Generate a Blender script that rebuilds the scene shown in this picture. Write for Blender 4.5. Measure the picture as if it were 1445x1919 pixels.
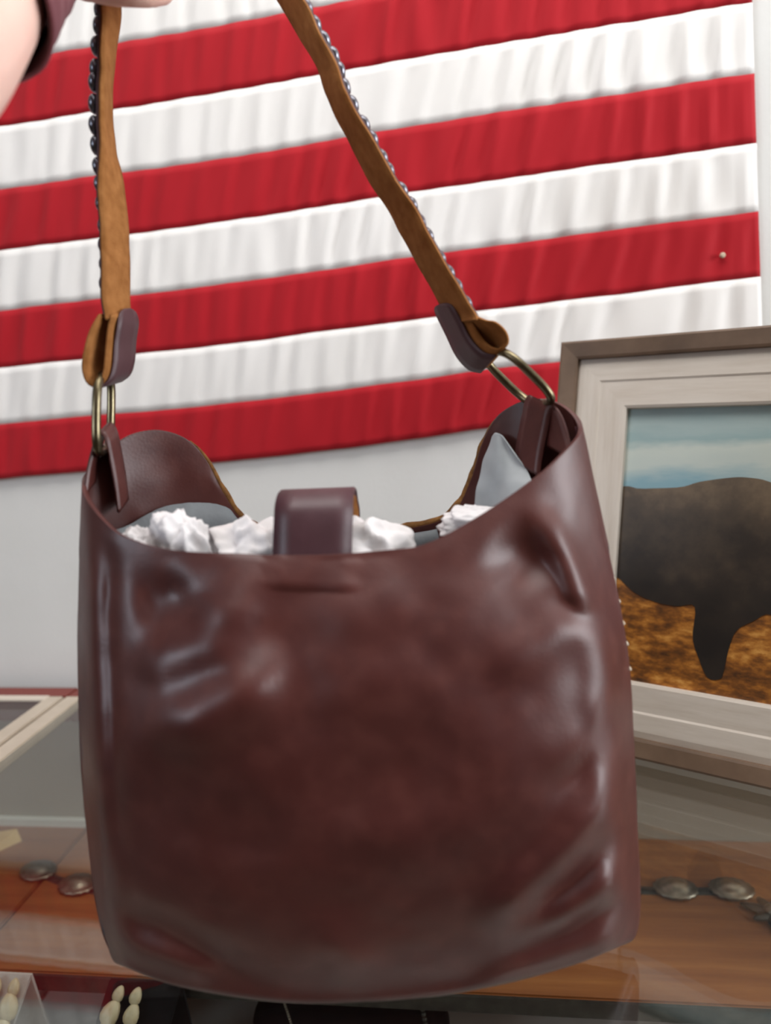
import bpy, bmesh, math, random
from mathutils import Vector, Matrix, noise
random.seed(7)
for o_ in list(bpy.data.objects): bpy.data.objects.remove(o_, do_unlink=True)
scene = bpy.context.scene
COL = scene.collection

# ------------------------------------------------------------------ camera
# world: the wall behind the counter is y = 0, the counter's glass top is z = 0, the floor z = -0.95
W, H, F = 1445.0, 1919.0, 1366.5
YAW, PITCH, ROLL = 0.112244, 0.149828, -0.041086
CAM = Vector((0.0, -0.88625, 0.35469))
fw = Vector((-math.sin(YAW)*math.cos(PITCH), math.cos(YAW)*math.cos(PITCH), -math.sin(PITCH)))
r0 = Vector((math.cos(YAW), math.sin(YAW), 0)); u0 = r0.cross(fw)
rt = r0*math.cos(ROLL)+u0*math.sin(ROLL); up = -r0*math.sin(ROLL)+u0*math.cos(ROLL)
FH = Vector((fw.x, fw.y, 0)).normalized()
cd = bpy.data.cameras.new('camera'); co = bpy.data.objects.new('camera', cd); COL.objects.link(co)
co.matrix_world = Matrix(((rt.x, up.x, -fw.x, CAM.x), (rt.y, up.y, -fw.y, CAM.y), (rt.z, up.z, -fw.z, CAM.z), (0, 0, 0, 1)))
cd.sensor_fit = 'HORIZONTAL'; cd.sensor_width = 36; cd.lens = 36*F/W; cd.clip_start = 0.01
cd.dof.use_dof = True; cd.dof.focus_distance = 0.58; cd.dof.aperture_fstop = 4.8
scene.camera = co

# ------------------------------------------------------------------ light
scene.view_settings.view_transform = 'Standard'; scene.view_settings.look = 'None'
scene.view_settings.gamma = 1.0; scene.view_settings.use_curve_mapping = False
scene.view_settings.exposure = 0.24
wd = bpy.data.worlds.new('world'); scene.world = wd; wd.use_nodes = True
wd.node_tree.nodes['Background'].inputs[0].default_value = (0.82, 0.9, 1.0, 1)
wd.node_tree.nodes['Background'].inputs[1].default_value = 0.6
def area(name, loc, target, sx, sy, power, color):
    l = bpy.data.lights.new(name, 'AREA'); l.shape = 'RECTANGLE'; l.size = sx; l.size_y = sy; l.energy = power; l.color = color
    o = bpy.data.objects.new(name, l); COL.objects.link(o); o.location = loc
    o.rotation_euler = (Vector(target)-Vector(loc)).to_track_quat('-Z', 'Y').to_euler()
    return o
# daylight coming in at the two windows of the shop, and an added overhead light
area('window_daylight_right', (2.36, -0.88, 0.75), (0.0, -0.80, 0.62), 1.5, 1.3, 50, (0.95, 0.97, 1.0))
area('window_daylight_left', (-2.36, -2.60, 1.0), (0.0, -2.2, 0.8), 1.3, 0.9, 27, (0.78, 0.87, 1.0))
area('added_overhead_light', (0.0, -0.62, 1.66), (0.0, -0.50, 0), 1.4, 0.8, 17, (1.0, 0.985, 0.96))  # added light above the counter

# ------------------------------------------------------------------ pixel helpers (1445 x 1919 frame)
def ray(x, y): return fw*F + rt*(x-W/2) - up*(y-H/2)
def U(x, y, d): return CAM + ray(x, y)*(d/F)                      # at depth d along the view axis
def G(x, y, z=0.0):
    v = ray(x, y); return CAM + v*((z-CAM.z)/v.z)                 # on a level surface
def V(x, y, yy=0.0):
    v = ray(x, y); return CAM + v*((yy-CAM.y)/v.y)                # on a plane parallel to the wall

# ------------------------------------------------------------------ materials
def lin(c):
    if isinstance(c, str): c = [int(c[i:i+2], 16)/255 for i in (0, 2, 4)]
    return tuple((v/12.92 if v <= .04045 else ((v+.055)/1.055)**2.4) for v in c)+(1,)
class NT:
    def __init__(s, name):
        s.m = bpy.data.materials.new(name); s.m.use_nodes = True; s.t = s.m.node_tree
        s.b = s.t.nodes['Principled BSDF']; s.out = s.t.nodes['Material Output']
    def n(s, typ, **kw):
        nd = s.t.nodes.new(typ)
        for k, v in kw.items():
            if k.startswith('i_'): nd.inputs[k[2:].replace('_', ' ')].default_value = v
            else: setattr(nd, k, v)
        return nd
    def l(s, a, b): s.t.links.new(a, b)
    def coord(s, scale=(1, 1, 1), rot=(0, 0, 0)):
        tc = s.n('ShaderNodeTexCoord'); mp = s.n('ShaderNodeMapping'); mp.inputs['Scale'].default_value = scale; mp.inputs['Rotation'].default_value = rot
        s.l(tc.outputs['Object'], mp.inputs['Vector']); return mp.outputs['Vector']
    def noise(s, vec, scale, detail=3, rough=.5):
        nd = s.n('ShaderNodeTexNoise'); nd.inputs['Scale'].default_value = scale; nd.inputs['Detail'].default_value = detail; nd.inputs['Roughness'].default_value = rough
        s.l(vec, nd.inputs['Vector']); return nd.outputs['Fac']
    def ramp(s, fac, stops, interp='LINEAR'):
        rp = s.n('ShaderNodeValToRGB'); rp.color_ramp.interpolation = interp; e = rp.color_ramp.elements
        while len(e) < len(stops): e.new(.5)
        for k, (p_, c) in enumerate(stops): e[k].position = p_; e[k].color = lin(c) if not (isinstance(c, tuple) and len(c) == 4) else c
        s.l(fac, rp.inputs['Fac']); return rp.outputs['Color']
    def bump(s, h, strength=.2, dist=.001):
        bp = s.n('ShaderNodeBump'); bp.inputs['Strength'].default_value = strength; bp.inputs['Distance'].default_value = dist
        s.l(h, bp.inputs['Height']); s.l(bp.outputs['Normal'], s.b.inputs['Normal'])
    def mix(s, f, a, b, mode='MIX'):
        mx = s.n('ShaderNodeMix', data_type='RGBA', blend_type=mode)
        for v, k in ((f, 0), (a, 6), (b, 7)):
            if hasattr(v, 'is_linked'): s.l(v, mx.inputs[k])
            else: mx.inputs[k].default_value = v if k == 0 else (lin(v) if isinstance(v, str) else v)
        return mx.outputs[2]
def plain(name, c1, c2=None, scale=60, rough=.6, metal=0, bump=0, bs=300, spec=.5, sc=(1, 1, 1), coat=0):
    t = NT(name); vec = t.coord(sc)
    if c2: t.l(t.ramp(t.noise(vec, scale, 4), [(.3, c1), (.7, c2)]), t.b.inputs['Base Color'])
    else: t.b.inputs['Base Color'].default_value = lin(c1)
    t.b.inputs['Roughness'].default_value = rough; t.b.inputs['Metallic'].default_value = metal
    t.b.inputs['Specular IOR Level'].default_value = spec; t.b.inputs['Coat Weight'].default_value = coat
    if bump: t.bump(t.noise(vec, bs, 3), bump)
    return t.m
M = {}
M['wall'] = plain('painted_plaster', 'e0dfdc', 'd9d8d4', 6, .85, bump=.25, bs=160)
M['floor'] = plain('floor_boards', '6a5a4c', '54463a', 14, .6, sc=(1, 8, 1))
M['ceiling'] = plain('ceiling_paint', 'dcdad5', rough=.9)
def leather(name, c1, c2, c3, rough=.36):
    t = NT(name); vec = t.coord()
    a = t.ramp(t.noise(vec, 9, 4, .6), [(.3, c1), (.7, c2)])
    b = t.mix(t.ramp(t.noise(vec, 60, 3), [(.45, (0, 0, 0, 1)), (.75, (.5, .5, .5, 1))]), a, c3)
    t.l(b, t.b.inputs['Base Color'])
    vo = t.n('ShaderNodeTexVoronoi'); vo.inputs['Scale'].default_value = 520; t.l(vec, vo.inputs['Vector'])
    n2 = t.noise(vec, 45, 4, .55)
    ad = t.n('ShaderNodeMath', operation='MULTIPLY_ADD'); t.l(vo.outputs['Distance'], ad.inputs[0]); ad.inputs[1].default_value = .25; t.l(n2, ad.inputs[2])
    t.bump(ad.outputs[0], .12, .0012)
    rr = t.n('ShaderNodeMapRange'); rr.inputs['To Min'].default_value = rough-.06; rr.inputs['To Max'].default_value = rough+.12
    t.l(t.noise(vec, 25, 3), rr.inputs['Value']); t.l(rr.outputs[0], t.b.inputs['Roughness'])
    return t.m
M['leather'] = leather('brown_leather', '532924', '46211f', '60352f')
M['dark_leather'] = leather('plum_leather', '4a2e33', '432229', '56383e', .42)
M['suede'] = plain('tan_suede', 'a47042', '8a5a30', 120, .95, bump=.5, bs=900, spec=.1)
M['hide'] = plain('brown_hide_edge', '8a6238', '5a3d24', 150, .9, bump=.6, bs=500, spec=.15)
M['thread'] = plain('dark_thread', '3a1c1a', rough=.8)
M['lace'] = plain('pale_lace', 'd8cdbb', 'bfae94', 200, .8)
M['bronze'] = plain('aged_bronze', '867c62', '5f5642', 90, .3, metal=1)
M['stud'] = plain('dull_silver', '8d8e98', '56565c', 200, .3, metal=1)
M['lining'] = plain('grey_lining', '747a7e', '666b70', 60, .55, bump=.2, bs=400)
M['grey_wrap'] = plain('grey_wrap', 'aab0b3', '979da1', 40, .42, bump=.1, bs=60)
def tissue():
    t = NT('white_tissue'); vec = t.coord()
    t.b.inputs['Base Color'].default_value = lin('e6e3e4'); t.b.inputs['Roughness'].default_value = .7
    t.b.inputs['Transmission Weight'].default_value = 0
    t.b.inputs['Subsurface Weight'].default_value = .15; t.b.inputs['Subsurface Radius'].default_value = (.006, .006, .006)
    vo = t.n('ShaderNodeTexVoronoi', feature='F1'); vo.inputs['Scale'].default_value = 60; t.l(vec, vo.inputs['Vector'])
    t.bump(vo.outputs['Distance'], .18, .002); return t.m
M['tissue'] = tissue()
def cloth(name, c1, c2):
    t = NT(name); vec = t.coord()
    t.l(t.ramp(t.noise(vec, 5, 3), [(.3, c1), (.7, c2)]), t.b.inputs['Base Color'])
    t.b.inputs['Roughness'].default_value = .8; t.b.inputs['Specular IOR Level'].default_value = .2; t.b.inputs['Sheen Weight'].default_value = .1
    wv = t.n('ShaderNodeTexWave'); wv.inputs['Scale'].default_value = 600; t.l(vec, wv.inputs['Vector'])
    t.bump(wv.outputs['Fac'], .08, .0004); return t.m
M['flag_red'] = cloth('red_cotton', 'b01824', 'a81420')
M['flag_white'] = cloth('white_cotton', 'efece9', 'e9e6e2')
M['flag_blue'] = cloth('navy_cotton', '1d2850', '18224a')
def wood(name, cols, scale, axis_scale, rough=.45, coat=0):
    t = NT(name); vec = t.coord(axis_scale)
    t.l(t.ramp(t.noise(vec, scale, 5, .6), [(.25, cols[0]), (.5, cols[1]), (.75, cols[2])]), t.b.inputs['Base Color'])
    t.b.inputs['Roughness'].default_value = rough; t.b.inputs['Coat Weight'].default_value = coat
    t.bump(t.noise(vec, scale*3, 4), .12, .001); return t.m
M['panelling'] = wood('dark_panelling', ['6e5641', '5e4735', '4f3b2c'], 6, (6, 6, .5), .6)
M['shelf_wood'] = wood('oak_shelf', ['9a6030', '8a5024', '7a421c'], 10, (.5, 7, 7), .5)
M['cherry'] = wood('cherry_rail', ['84392f', '7a332a', '6c2a23'], 12, (.5, 8, 8), .5)
M['frame_wood'] = wood('walnut_moulding', ['79624f', '6b5543', '5c4838'], 22, (1, 1, 1), .55)
M['lime_wood'] = wood('whitewashed_wood', ['d8cfc4', 'cfc5b9', 'c4b8aa'], 16, (.7, 7, 7), .6)
M['lime_wood_v'] = wood('whitewashed_wood_upright', ['d8cfc4', 'cfc5b9', 'c4b8aa'], 16, (7, 7, .7), .6)
M['trim_metal'] = plain('pale_trim', 'c9bba9', 'bcae9c', 30, .45, bump=.1)
M['trim_line'] = plain('cream_trim', 'd6cabb', rough=.5)
M['case_grey'] = plain('case_back_panel', 'a09280', '968876', 6, .7)
M['case_white'] = plain('case_white_strip', 'd6d2c8', rough=.6)
M['deck'] = plain('case_deck_cloth', 'c6c0b8', 'bcb6ae', 30, .9, bump=.3, bs=500)
M['case_body'] = wood('case_carcass', ['7a4426', '6c3a20', '5e3019'], 8, (6, 6, .6), .5)
M['black_velvet'] = plain('black_velvet', '0d0c0d', '131213', 80, .95, spec=.15)
M['shell'] = plain('cream_shell', 'd8c9a6', 'b9a37c', 60, .4, bump=.2, bs=120)
M['silver'] = plain('tarnished_silver', 'a79c8c', '6f6658', 70, .38, metal=1, bump=.3, bs=200)
M['pewter'] = plain('dark_pewter', '4c4a44', '35332f', 70, .4, metal=.8)
M['tan_board'] = plain('tan_card', 'd2ad72', 'c49c60', 30, .7)
M['skin'] = None
def skin():
    t = NT('fair_skin'); vec = t.coord()
    t.l(t.ramp(t.noise(vec, 18, 3), [(.3, 'edc7b9'), (.7, 'e6b9aa')]), t.b.inputs['Base Color'])
    t.b.inputs['Roughness'].default_value = .5; t.b.inputs['Subsurface Weight'].default_value = .12
    t.b.inputs['Subsurface Radius'].default_value = (.008, .003, .002); t.bump(t.noise(vec, 350, 3), .06); return t.m
M['skin'] = skin()
M['sleeve'] = cloth('maroon_knit', '7c4a50', '70424a')
def glass():
    t = NT('clear_glass'); t.t.nodes.remove(t.b)
    fr = t.n('ShaderNodeFresnel'); ge = t.n('ShaderNodeNewGeometry'); mr = t.n('ShaderNodeMapRange')   # same reflectance at the slab's inner face
    mr.inputs['To Min'].default_value = 1.72; mr.inputs['To Max'].default_value = 1/1.72; t.l(ge.outputs['Backfacing'], mr.inputs['Value']); t.l(mr.outputs[0], fr.inputs['IOR'])
    tr = t.n('ShaderNodeBsdfTransparent'); tr.inputs[0].default_value = (.95, .97, .96, 1)
    gl = t.n('ShaderNodeBsdfGlossy'); gl.inputs['Roughness'].default_value = .012
    mx = t.n('ShaderNodeMixShader'); t.l(fr.outputs[0], mx.inputs[0]); t.l(tr.outputs[0], mx.inputs[1]); t.l(gl.outputs[0], mx.inputs[2])
    t.l(mx.outputs[0], t.out.inputs['Surface']); return t.m
M['glass'] = glass()

# ------------------------------------------------------------------ builders
def smooth_step(x): x = max(0, min(1, x)); return x*x*(3-2*x)
def link(name, me, mat, parent=None, smooth=False):
    o = bpy.data.objects.new(name, me); COL.objects.link(o)
    if mat: me.materials.append(M[mat] if isinstance(mat, str) else mat)
    if smooth:
        for f_ in me.polygons: f_.use_smooth = True
    if parent: o.parent = parent
    return o
def mesh(name, vs, fs, mat, parent=None, smooth=False):
    me = bpy.data.meshes.new(name); me.from_pydata([tuple(v) for v in vs], [], fs); me.update()
    return link(name, me, mat, parent, smooth)
def frombm(name, bm, mat, parent=None, smooth=False):
    bmesh.ops.recalc_face_normals(bm, faces=bm.faces)
    me = bpy.data.meshes.new(name); bm.to_mesh(me); bm.free(); return link(name, me, mat, parent, smooth)
def box(name, a, b, mat, parent=None, bev=0.0, rot=None, loc=None):
    bm = bmesh.new(); bmesh.ops.create_cube(bm, size=1)
    c = [(a[i]+b[i])/2 for i in range(3)]; s = [abs(b[i]-a[i]) for i in range(3)]
    for v in bm.verts: v.co = Vector((v.co[0]*s[0]+c[0], v.co[1]*s[1]+c[1], v.co[2]*s[2]+c[2]))
    if bev: bmesh.ops.bevel(bm, geom=bm.edges[:], offset=bev, segments=2, affect='EDGES')
    if rot is not None: bmesh.ops.transform(bm, matrix=rot, verts=bm.verts)
    return frombm(name, bm, mat, parent)
def empty(name, loc=(0, 0, 0)):
    o = bpy.data.objects.new(name, None); COL.objects.link(o); o.location = loc; o.empty_display_size = .02; return o
def thing(name, label, cat, group=None):
    o = empty(name); tag(o, label, cat, group); return o
def tag(o, label, cat, group=None, kind=None):
    o['label'] = label; o['category'] = cat
    if group: o['group'] = group
    if kind: o['kind'] = kind
    return o
def struct(o): o['kind'] = 'structure'; return o
def cat(ps, n, closed=False):
    """Catmull-Rom resample of a list of Vectors (any dimension) to n points"""
    out = []; m = len(ps); segs = m if closed else m-1
    for i in range(n):
        t = i/(n if closed else n-1)*segs; k = min(int(t), segs-1); f_ = t-k
        g = (lambda j: ps[j % m]) if closed else (lambda j: ps[max(0, min(m-1, j))])
        a, b, c, d = g(k-1), g(k), g(k+1), g(k+2)
        out.append(b*.5*2*1.0*0 + (b*2 + (c-a)*f_ + (a*2-b*5+c*4-d)*(f_*f_) + (b*3-a-c*3+d)*(f_**3))*.5)
    return out
def tube(name, pts, r, mat, parent=None, seg=8, closed=False, radii=None):
    bm = bmesh.new(); rings = []; n = len(pts)
    prev = None
    for i, p_ in enumerate(pts):
        a = pts[(i-1) % n] if (closed or i > 0) else p_; b = pts[(i+1) % n] if (closed or i < n-1) else p_
        t = (b-a).normalized()
        if prev is None: prev = t.orthogonal().normalized()
        x = (prev-t*prev.dot(t)).normalized(); y = t.cross(x); prev = x
        rr = radii[i] if radii else r
        rings.append([bm.verts.new(p_+x*math.cos(k*2*math.pi/seg)*rr+y*math.sin(k*2*math.pi/seg)*rr) for k in range(seg)])
    for i in range(n if closed else n-1):
        A, B = rings[i], rings[(i+1) % n]; off = 0
        if closed and i == n-1:
            off = min(range(seg), key=lambda s_: (A[0].co-B[s_].co).length)
        for k in range(seg): bm.faces.new((A[k], A[(k+1) % seg], B[(k+1+off) % seg], B[(k+off) % seg]))
    if not closed: bm.faces.new(rings[0][::-1]); bm.faces.new(rings[-1])
    return frombm(name, bm, mat, parent, True)
def ribbon(name, ea, eb, th, mat, parent=None, off=0.0, nw=4, dome=0.0):
    """strap between two edge curves, thickness th, shifted off along its normal"""
    n = len(ea); vs = []; fs = []
    nor = []
    for i in range(n):
        t = (ea[min(n-1, i+1)]+eb[min(n-1, i+1)]-ea[max(0, i-1)]-eb[max(0, i-1)]).normalized()
        w = (eb[i]-ea[i]).normalized(); nor.append(w.cross(t).normalized())
    for i in range(n):
        for s_ in (0, 1):
            for j in range(nw+1):
                q = j/nw; p_ = ea[i].lerp(eb[i], q); bul = dome*(1-(2*q-1)**2)
                vs.append(p_+nor[i]*(off+bul+(th if s_ else 0)))
    st = 2*(nw+1); idx = lambda i, s_, j: i*st+s_*(nw+1)+j
    for i in range(n-1):
        for j in range(nw):
            fs.append((idx(i, 0, j), idx(i, 0, j+1), idx(i+1, 0, j+1), idx(i+1, 0, j)))
            fs.append((idx(i, 1, j), idx(i+1, 1, j), idx(i+1, 1, j+1), idx(i, 1, j+1)))
        fs.append((idx(i, 0, 0), idx(i+1, 0, 0), idx(i+1, 1, 0), idx(i, 1, 0)))
        fs.append((idx(i, 0, nw), idx(i, 1, nw), idx(i+1, 1, nw), idx(i+1, 0, nw)))
    for e in (0, n-1):
        for j in range(nw): fs.append((idx(e, 0, j), idx(e, 0, j+1), idx(e, 1, j+1), idx(e, 1, j)))
    o = mesh(name, vs, fs, mat, parent)
    bm = bmesh.new(); bm.from_mesh(o.data); bmesh.ops.recalc_face_normals(bm, faces=bm.faces)
    sharp = [e for e in bm.edges if e.is_manifold and e.calc_face_angle(0) > 1.0]
    bmesh.ops.bevel(bm, geom=sharp, offset=th*.3, segments=2, affect='EDGES')
    bm.to_mesh(o.data); bm.free()
    for f_ in o.data.polygons: f_.use_smooth = True
    return o, nor

# ================================================================== the room
struct(box('floor', (-2.5, -3.5, -1.0), (2.5, 0.0, -.95), 'floor'))
struct(box('wall_back', (-2.5, 0.0, -.95), (2.5, .1, 1.7), 'wall'))
struct(box('wall_front', (-2.5, -3.6, -.95), (2.5, -3.5, 1.7), 'panelling'))
struct(box('ceiling', (-2.6, -3.6, 1.7), (2.6, .1, 1.78), 'ceiling'))
def wall_with_hole(name, axis, at, a0, a1, h0, h1):
    """wall in plane axis=at with an opening a0..a1 by h0..h1, as one mesh of four blocks"""
    bm = bmesh.new(); lo, hi = (-3.5, 0) if axis == 0 else (-2.5, 2.5)
    for (p0, p1, q0, q1) in ((lo, a0, -.95, 1.7), (a1, hi, -.95, 1.7), (a0, a1, -.95, h0), (a0, a1, h1, 1.7)):
        r = bmesh.ops.create_cube(bm, size=1)
        for v in r['verts']:
            u_ = p0+(v.co[0]+.5)*(p1-p0); w_ = v.co[1]*.1+at; z_ = q0+(v.co[2]+.5)*(q1-q0)
            v.co = (w_, u_, z_) if axis == 0 else (u_, w_, z_)
    return struct(frombm(name, bm, 'panelling'))
wall_with_hole('wall_right', 0, 2.55, -1.63, -.13, .1, 1.4)
wall_with_hole('wall_left', 0, -2.55, -3.27, -1.93, .5, 1.5)
def window(name, axis, at, a0, a1, h0, h1):
    e = struct(empty(name)); t = .05
    def bar(n_, p0, p1, q0, q1, d=.03, m='ceiling'):
        if axis == 0: return box(n_, (at-d, p0, q0), (at+d, p1, q1), m, e)
        return box(n_, (p0, at-d, q0), (p1, at+d, q1), m, e)
    bar('window_frame', a0, a0+t, h0, h1); bar('window_frame', a1-t, a1, h0, h1)
    bar('window_frame', a0+t, a1-t, h0, h0+t); bar('window_frame', a0+t, a1-t, h1-t, h1)
    mid = (a0+a1)/2; bar('mullion', mid-.02, mid+.02, h0+t, h1-t, .02)
    bar('pane', a0+t, mid-.02, h0+t, h1-t, .003, 'glass'); bar('pane', mid+.02, a1-t, h0+t, h1-t, .003, 'glass')
window('window_1', 0, 2.55, -1.63, -.13, .1, 1.4)
window('window_2', 0, -2.55, -3.27, -1.93, .5, 1.5)

# ================================================================== display cases
SH = -.19                                                            # shelf top
def display_case(x0, x1, label, left):
    c = thing('display_case', label, 'display case')
    yb, yf = -.022, -.56
    box('base_cabinet', (x0, yf, -.95), (x1, yb, -.335), 'case_body', c, .003)
    box('deck', (x0+.006, yf+.006, -.335), (x1-.006, yb-.012, -.32), 'deck', c)
    box('back_panel', (x0+.002, -.030, -.32), (x1-.002, yb, -.034), 'case_grey', c)
    box('back_rail', (x0, -.052, -.034), (x1, yb, 0), 'cherry', c, .0015)
    box('shelf_cleat', (x0+.002, -.038, SH), (x1-.002 if left else x0+.45, -.0302, SH+.010), 'case_white', c)
    box('glass_top', (x0+.022, yf+.02, -.006), (x1-.022, -.0525, 0), 'glass', c)
    xs = x0+.004 if left else x1-.009                                # the two cases stand open to each other at the seam
    box('glass_side', (xs, yf+.02, -.32), (xs+.005, -.053, -.012), 'glass', c)
    box('glass_front', (x0+.012, yf+.006, -.32), (x1-.012, yf+.012, -.012), 'glass', c)
    for xa in (x0, x1-.022): box('side_trim', (xa-(.003 if left else 0), yf, -.012), (xa+(.019 if left else .022), -.0525, .001), 'trim_metal', c, .0015)
    box('front_trim', (x0+.022, yf, -.012), (x1-.022, yf+.02, .001), 'trim_metal', c, .0015)
    if left: box('rear_trim', (x0+.022, -.066, -.001), (x1-.022, -.0525, .002), 'trim_line', c, .0008)
    else: box('price_strip', (x0+.004, -.040, -.110), (x0+.42, -.0302, -.078), 'case_white', c, .001)
    s = box('shelf', (x0+.001, -.282, SH-.016), (x1-.001, -.0302, SH), 'shelf_wood', c, .002)
    box('dark_edge_strip', (x0+.001, -.2855, SH-.017), (x1-.001, -.2822, SH-.001), 'pewter', s)  # dark strip along the shelf's front edge
    return c
display_case(-.512, .95, 'glass topped display case with oak shelf under the bison picture and handbag', False)
display_case(-1.5, -.5125, 'neighbouring glass topped display case with a cream rear trim line', True)

# ================================================================== flag
TILT, FX, FZ = 0.0639146, 0.3389276, 0.3339735
S = .914/13; FL = 1.524; CANTON = .60
ax_ = Vector((math.cos(TILT), 0, math.sin(TILT))); bx_ = Vector((-math.sin(TILT), 0, math.cos(TILT)))
def fold(a, b, k):
    """pleats of the hanging cloth: distance from the wall (a runs from the fly edge to the hoist, negative)"""
    f_ = b/S-k; env = math.sin(math.pi*max(0, min(1, f_)))**.6
    lean = .34 if a < -.2 else .34*max(0.15, (-a)/.2)
    s_ = a-lean*(b-.35)
    n1 = noise.noise(Vector((s_*7, b*2.5, k*.61)))+.6*noise.noise(Vector((s_*19, b*4, k*1.3)))
    ph = s_*2*math.pi/.036+4.2*n1+k*2.1
    amp = .0022*(1+.9*noise.noise(Vector((a*6, b*9, 4.2))))*(.62+.5*smooth_step((a+.75)/.6))
    w = amp*(math.sin(ph)+.5*math.sin(ph*1.93+k))*env
    w += .002*noise.noise(Vector((a*4, b*4, 9)))+.0007*math.sin(s_*2*math.pi/.041+3*noise.noise(Vector((s_*8, b*2, 3))))
    ed = min(1, -a/.02)
    return .0078+w*(.25+.75*ed)
def fpos(a, b, k):
    sag = .006*math.exp(-((a+.24)/.16)**2)*max(0, 1-b/.14)-.004*math.exp(-((a+.62)/.2)**2)+.0012*noise.noise(Vector((a*14, b*10, 2)))+.003*math.exp(-((a+.9)/.15)**2)*max(0, 1-b/.2)
    p_ = Vector((FX, 0, FZ))+ax_*a+bx_*(b+sag); p_.y = -fold(a, b, k); return p_
def panel(name, a0, a1, b0, b1, na, nb, k, mat, parent):
    vs = []; fs = []
    for j in range(nb+1):
        for i in range(na+1): vs.append(fpos(a0+(a1-a0)*i/na, b0+(b1-b0)*j/nb, k))
    for j in range(nb):
        for i in range(na): q = j*(na+1)+i; fs.append((q, q+1, q+na+2, q+na+1))
    o = mesh(name, vs, fs, mat, parent, True)
    so = o.modifiers.new('thickness', 'SOLIDIFY'); so.thickness = .0006; so.offset = 0; return o
flag = thing('striped_flag', 'large red and white striped flag hung on the pale wall', 'flag')
for k in range(13):
    a0 = -FL if k < 6 else -FL+CANTON
    o = panel('stripe', a0, 0, k*S, (k+1)*S, 300 if k < 6 else 200, 8, k, 'flag_red' if k % 2 == 0 else 'flag_white', flag)
cn = panel('canton', -FL, -FL+CANTON, 6*S, 13*S, 80, 40, 6.5, 'flag_blue', flag)
star = None
for r_ in range(9):
    for c_ in range(6 if r_ % 2 == 0 else 5):
        a = -FL+CANTON*((c_*2+1+(r_ % 2))/12); b = 6*S+7*S*(r_+1)/10
        if star is None:
            pts = [(0, 0, 0)]+[((.0215 if q % 2 == 0 else .0085)*math.sin(q*math.pi/5), 0, (.0215 if q % 2 == 0 else .0085)*math.cos(q*math.pi/5)) for q in range(10)]
            star = mesh('star', pts, [(0, q+1, (q+1) % 10+1) for q in range(10)], 'flag_white', cn); so_ = star
            m_ = star.modifiers.new('thickness', 'SOLIDIFY'); m_.thickness = .0006
        else:
            so_ = star.copy(); COL.objects.link(so_); so_.parent = cn
        p_ = fpos(a, b, 6.5); p_.y = -.0125; so_.location = p_; so_.rotation_euler = (0, -TILT, 0)
# push pin in the flag
pp = V(1355, 478, -.0125)
bm = bmesh.new()
bmesh.ops.create_cone(bm, cap_ends=True, segments=16, radius1=.0030, radius2=.0018, depth=.0015, matrix=Matrix.Translation(pp)@Matrix.Rotation(math.pi/2, 4, 'X'))
bmesh.ops.create_cone(bm, cap_ends=True, segments=12, radius1=.0018, radius2=.0018, depth=.012, matrix=Matrix.Translation(pp+Vector((0, .006, 0)))@Matrix.Rotation(math.pi/2, 4, 'X'))
tag(frombm('push_pin', bm, M['lace'], None, False), 'tiny pale push pin stuck through a red stripe near the fly edge', 'push pin')

# ================================================================== framed bison picture
PX, PY, PYAW, LEAN, PH, PM, PWID = .0649, -.1554, -.4809, .2197, .4128, .0705, .56
pic = thing('framed_picture', 'framed bison print with whitewashed liner leaning on the glass top', 'picture')
bd = Vector((math.cos(PYAW), math.sin(PYAW), 0)); nb_ = Vector((-math.sin(PYAW), math.cos(PYAW), 0))
pu = Vector((0, 0, math.cos(LEAN)))+nb_*math.sin(LEAN); pn = bd.cross(pu)            # pn points to the viewer
def pmat():
    m = Matrix(((bd.x, -pn.x, pu.x, PX), (bd.y, -pn.y, pu.y, PY), (bd.z, -pn.z, pu.z, .0052), (0, 0, 0, 1))); return m
pic.matrix_world = pmat()
def rail(name, outer, inner, y0, y1, mat, side, step=None):
    """one mitred moulding: outer / inner rectangles (x0,z0,x1,z1), side index, front profile y0(outer) to y1(inner)"""
    ox0, oz0, ox1, oz1 = outer; ix0, iz0, ix1, iz1 = inner
    O = [(ox0, oz0), (ox1, oz0), (ox1, oz1), (ox0, oz1)]; I = [(ix0, iz0), (ix1, iz0), (ix1, iz1), (ix0, iz1)]
    a, b = side, (side+1) % 4; vs = []
    prof = [(0, .020), (0, y0), (.12, y0-.0012)]+([(.44, y0-.0012), (.48, step), (.95, step)] if step is not None else [(.88, y1-.001)])+[(1, y1), (1, .020)]
    for (f_, y) in prof:
        for (p_, q) in ((O[a], I[a]), (O[b], I[b])):
            vs.append((p_[0]+(q[0]-p_[0])*f_, y, p_[1]+(q[1]-p_[1])*f_))
    n = len(prof); fs = [(2*i, 2*i+1, 2*((i+1) % n)+1, 2*((i+1) % n)) for i in range(n)]
    fs += [tuple(2*i for i in range(n))[::-1], tuple(2*i+1 for i in range(n))]
    bm = bmesh.new(); V_ = [bm.verts.new(v) for v in vs]
    for f_ in fs: bm.faces.new([V_[i] for i in f_])
    return frombm(name, bm, mat, pic)
fwid = .0185
for s_ in range(4):
    rail('frame_moulding', (0, 0, PWID, PH), (fwid, fwid, PWID-fwid, PH-fwid), -.006, -.004, 'frame_wood', s_)
    rail('liner_moulding', (fwid, fwid, PWID-fwid, PH-fwid), (PM, PM, PWID-PM, PH-PM), .002, .0032, 'lime_wood' if s_ % 2 == 0 else 'lime_wood_v', s_, .0019)
AW, AH = PWID-2*PM, PH-2*PM
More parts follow.
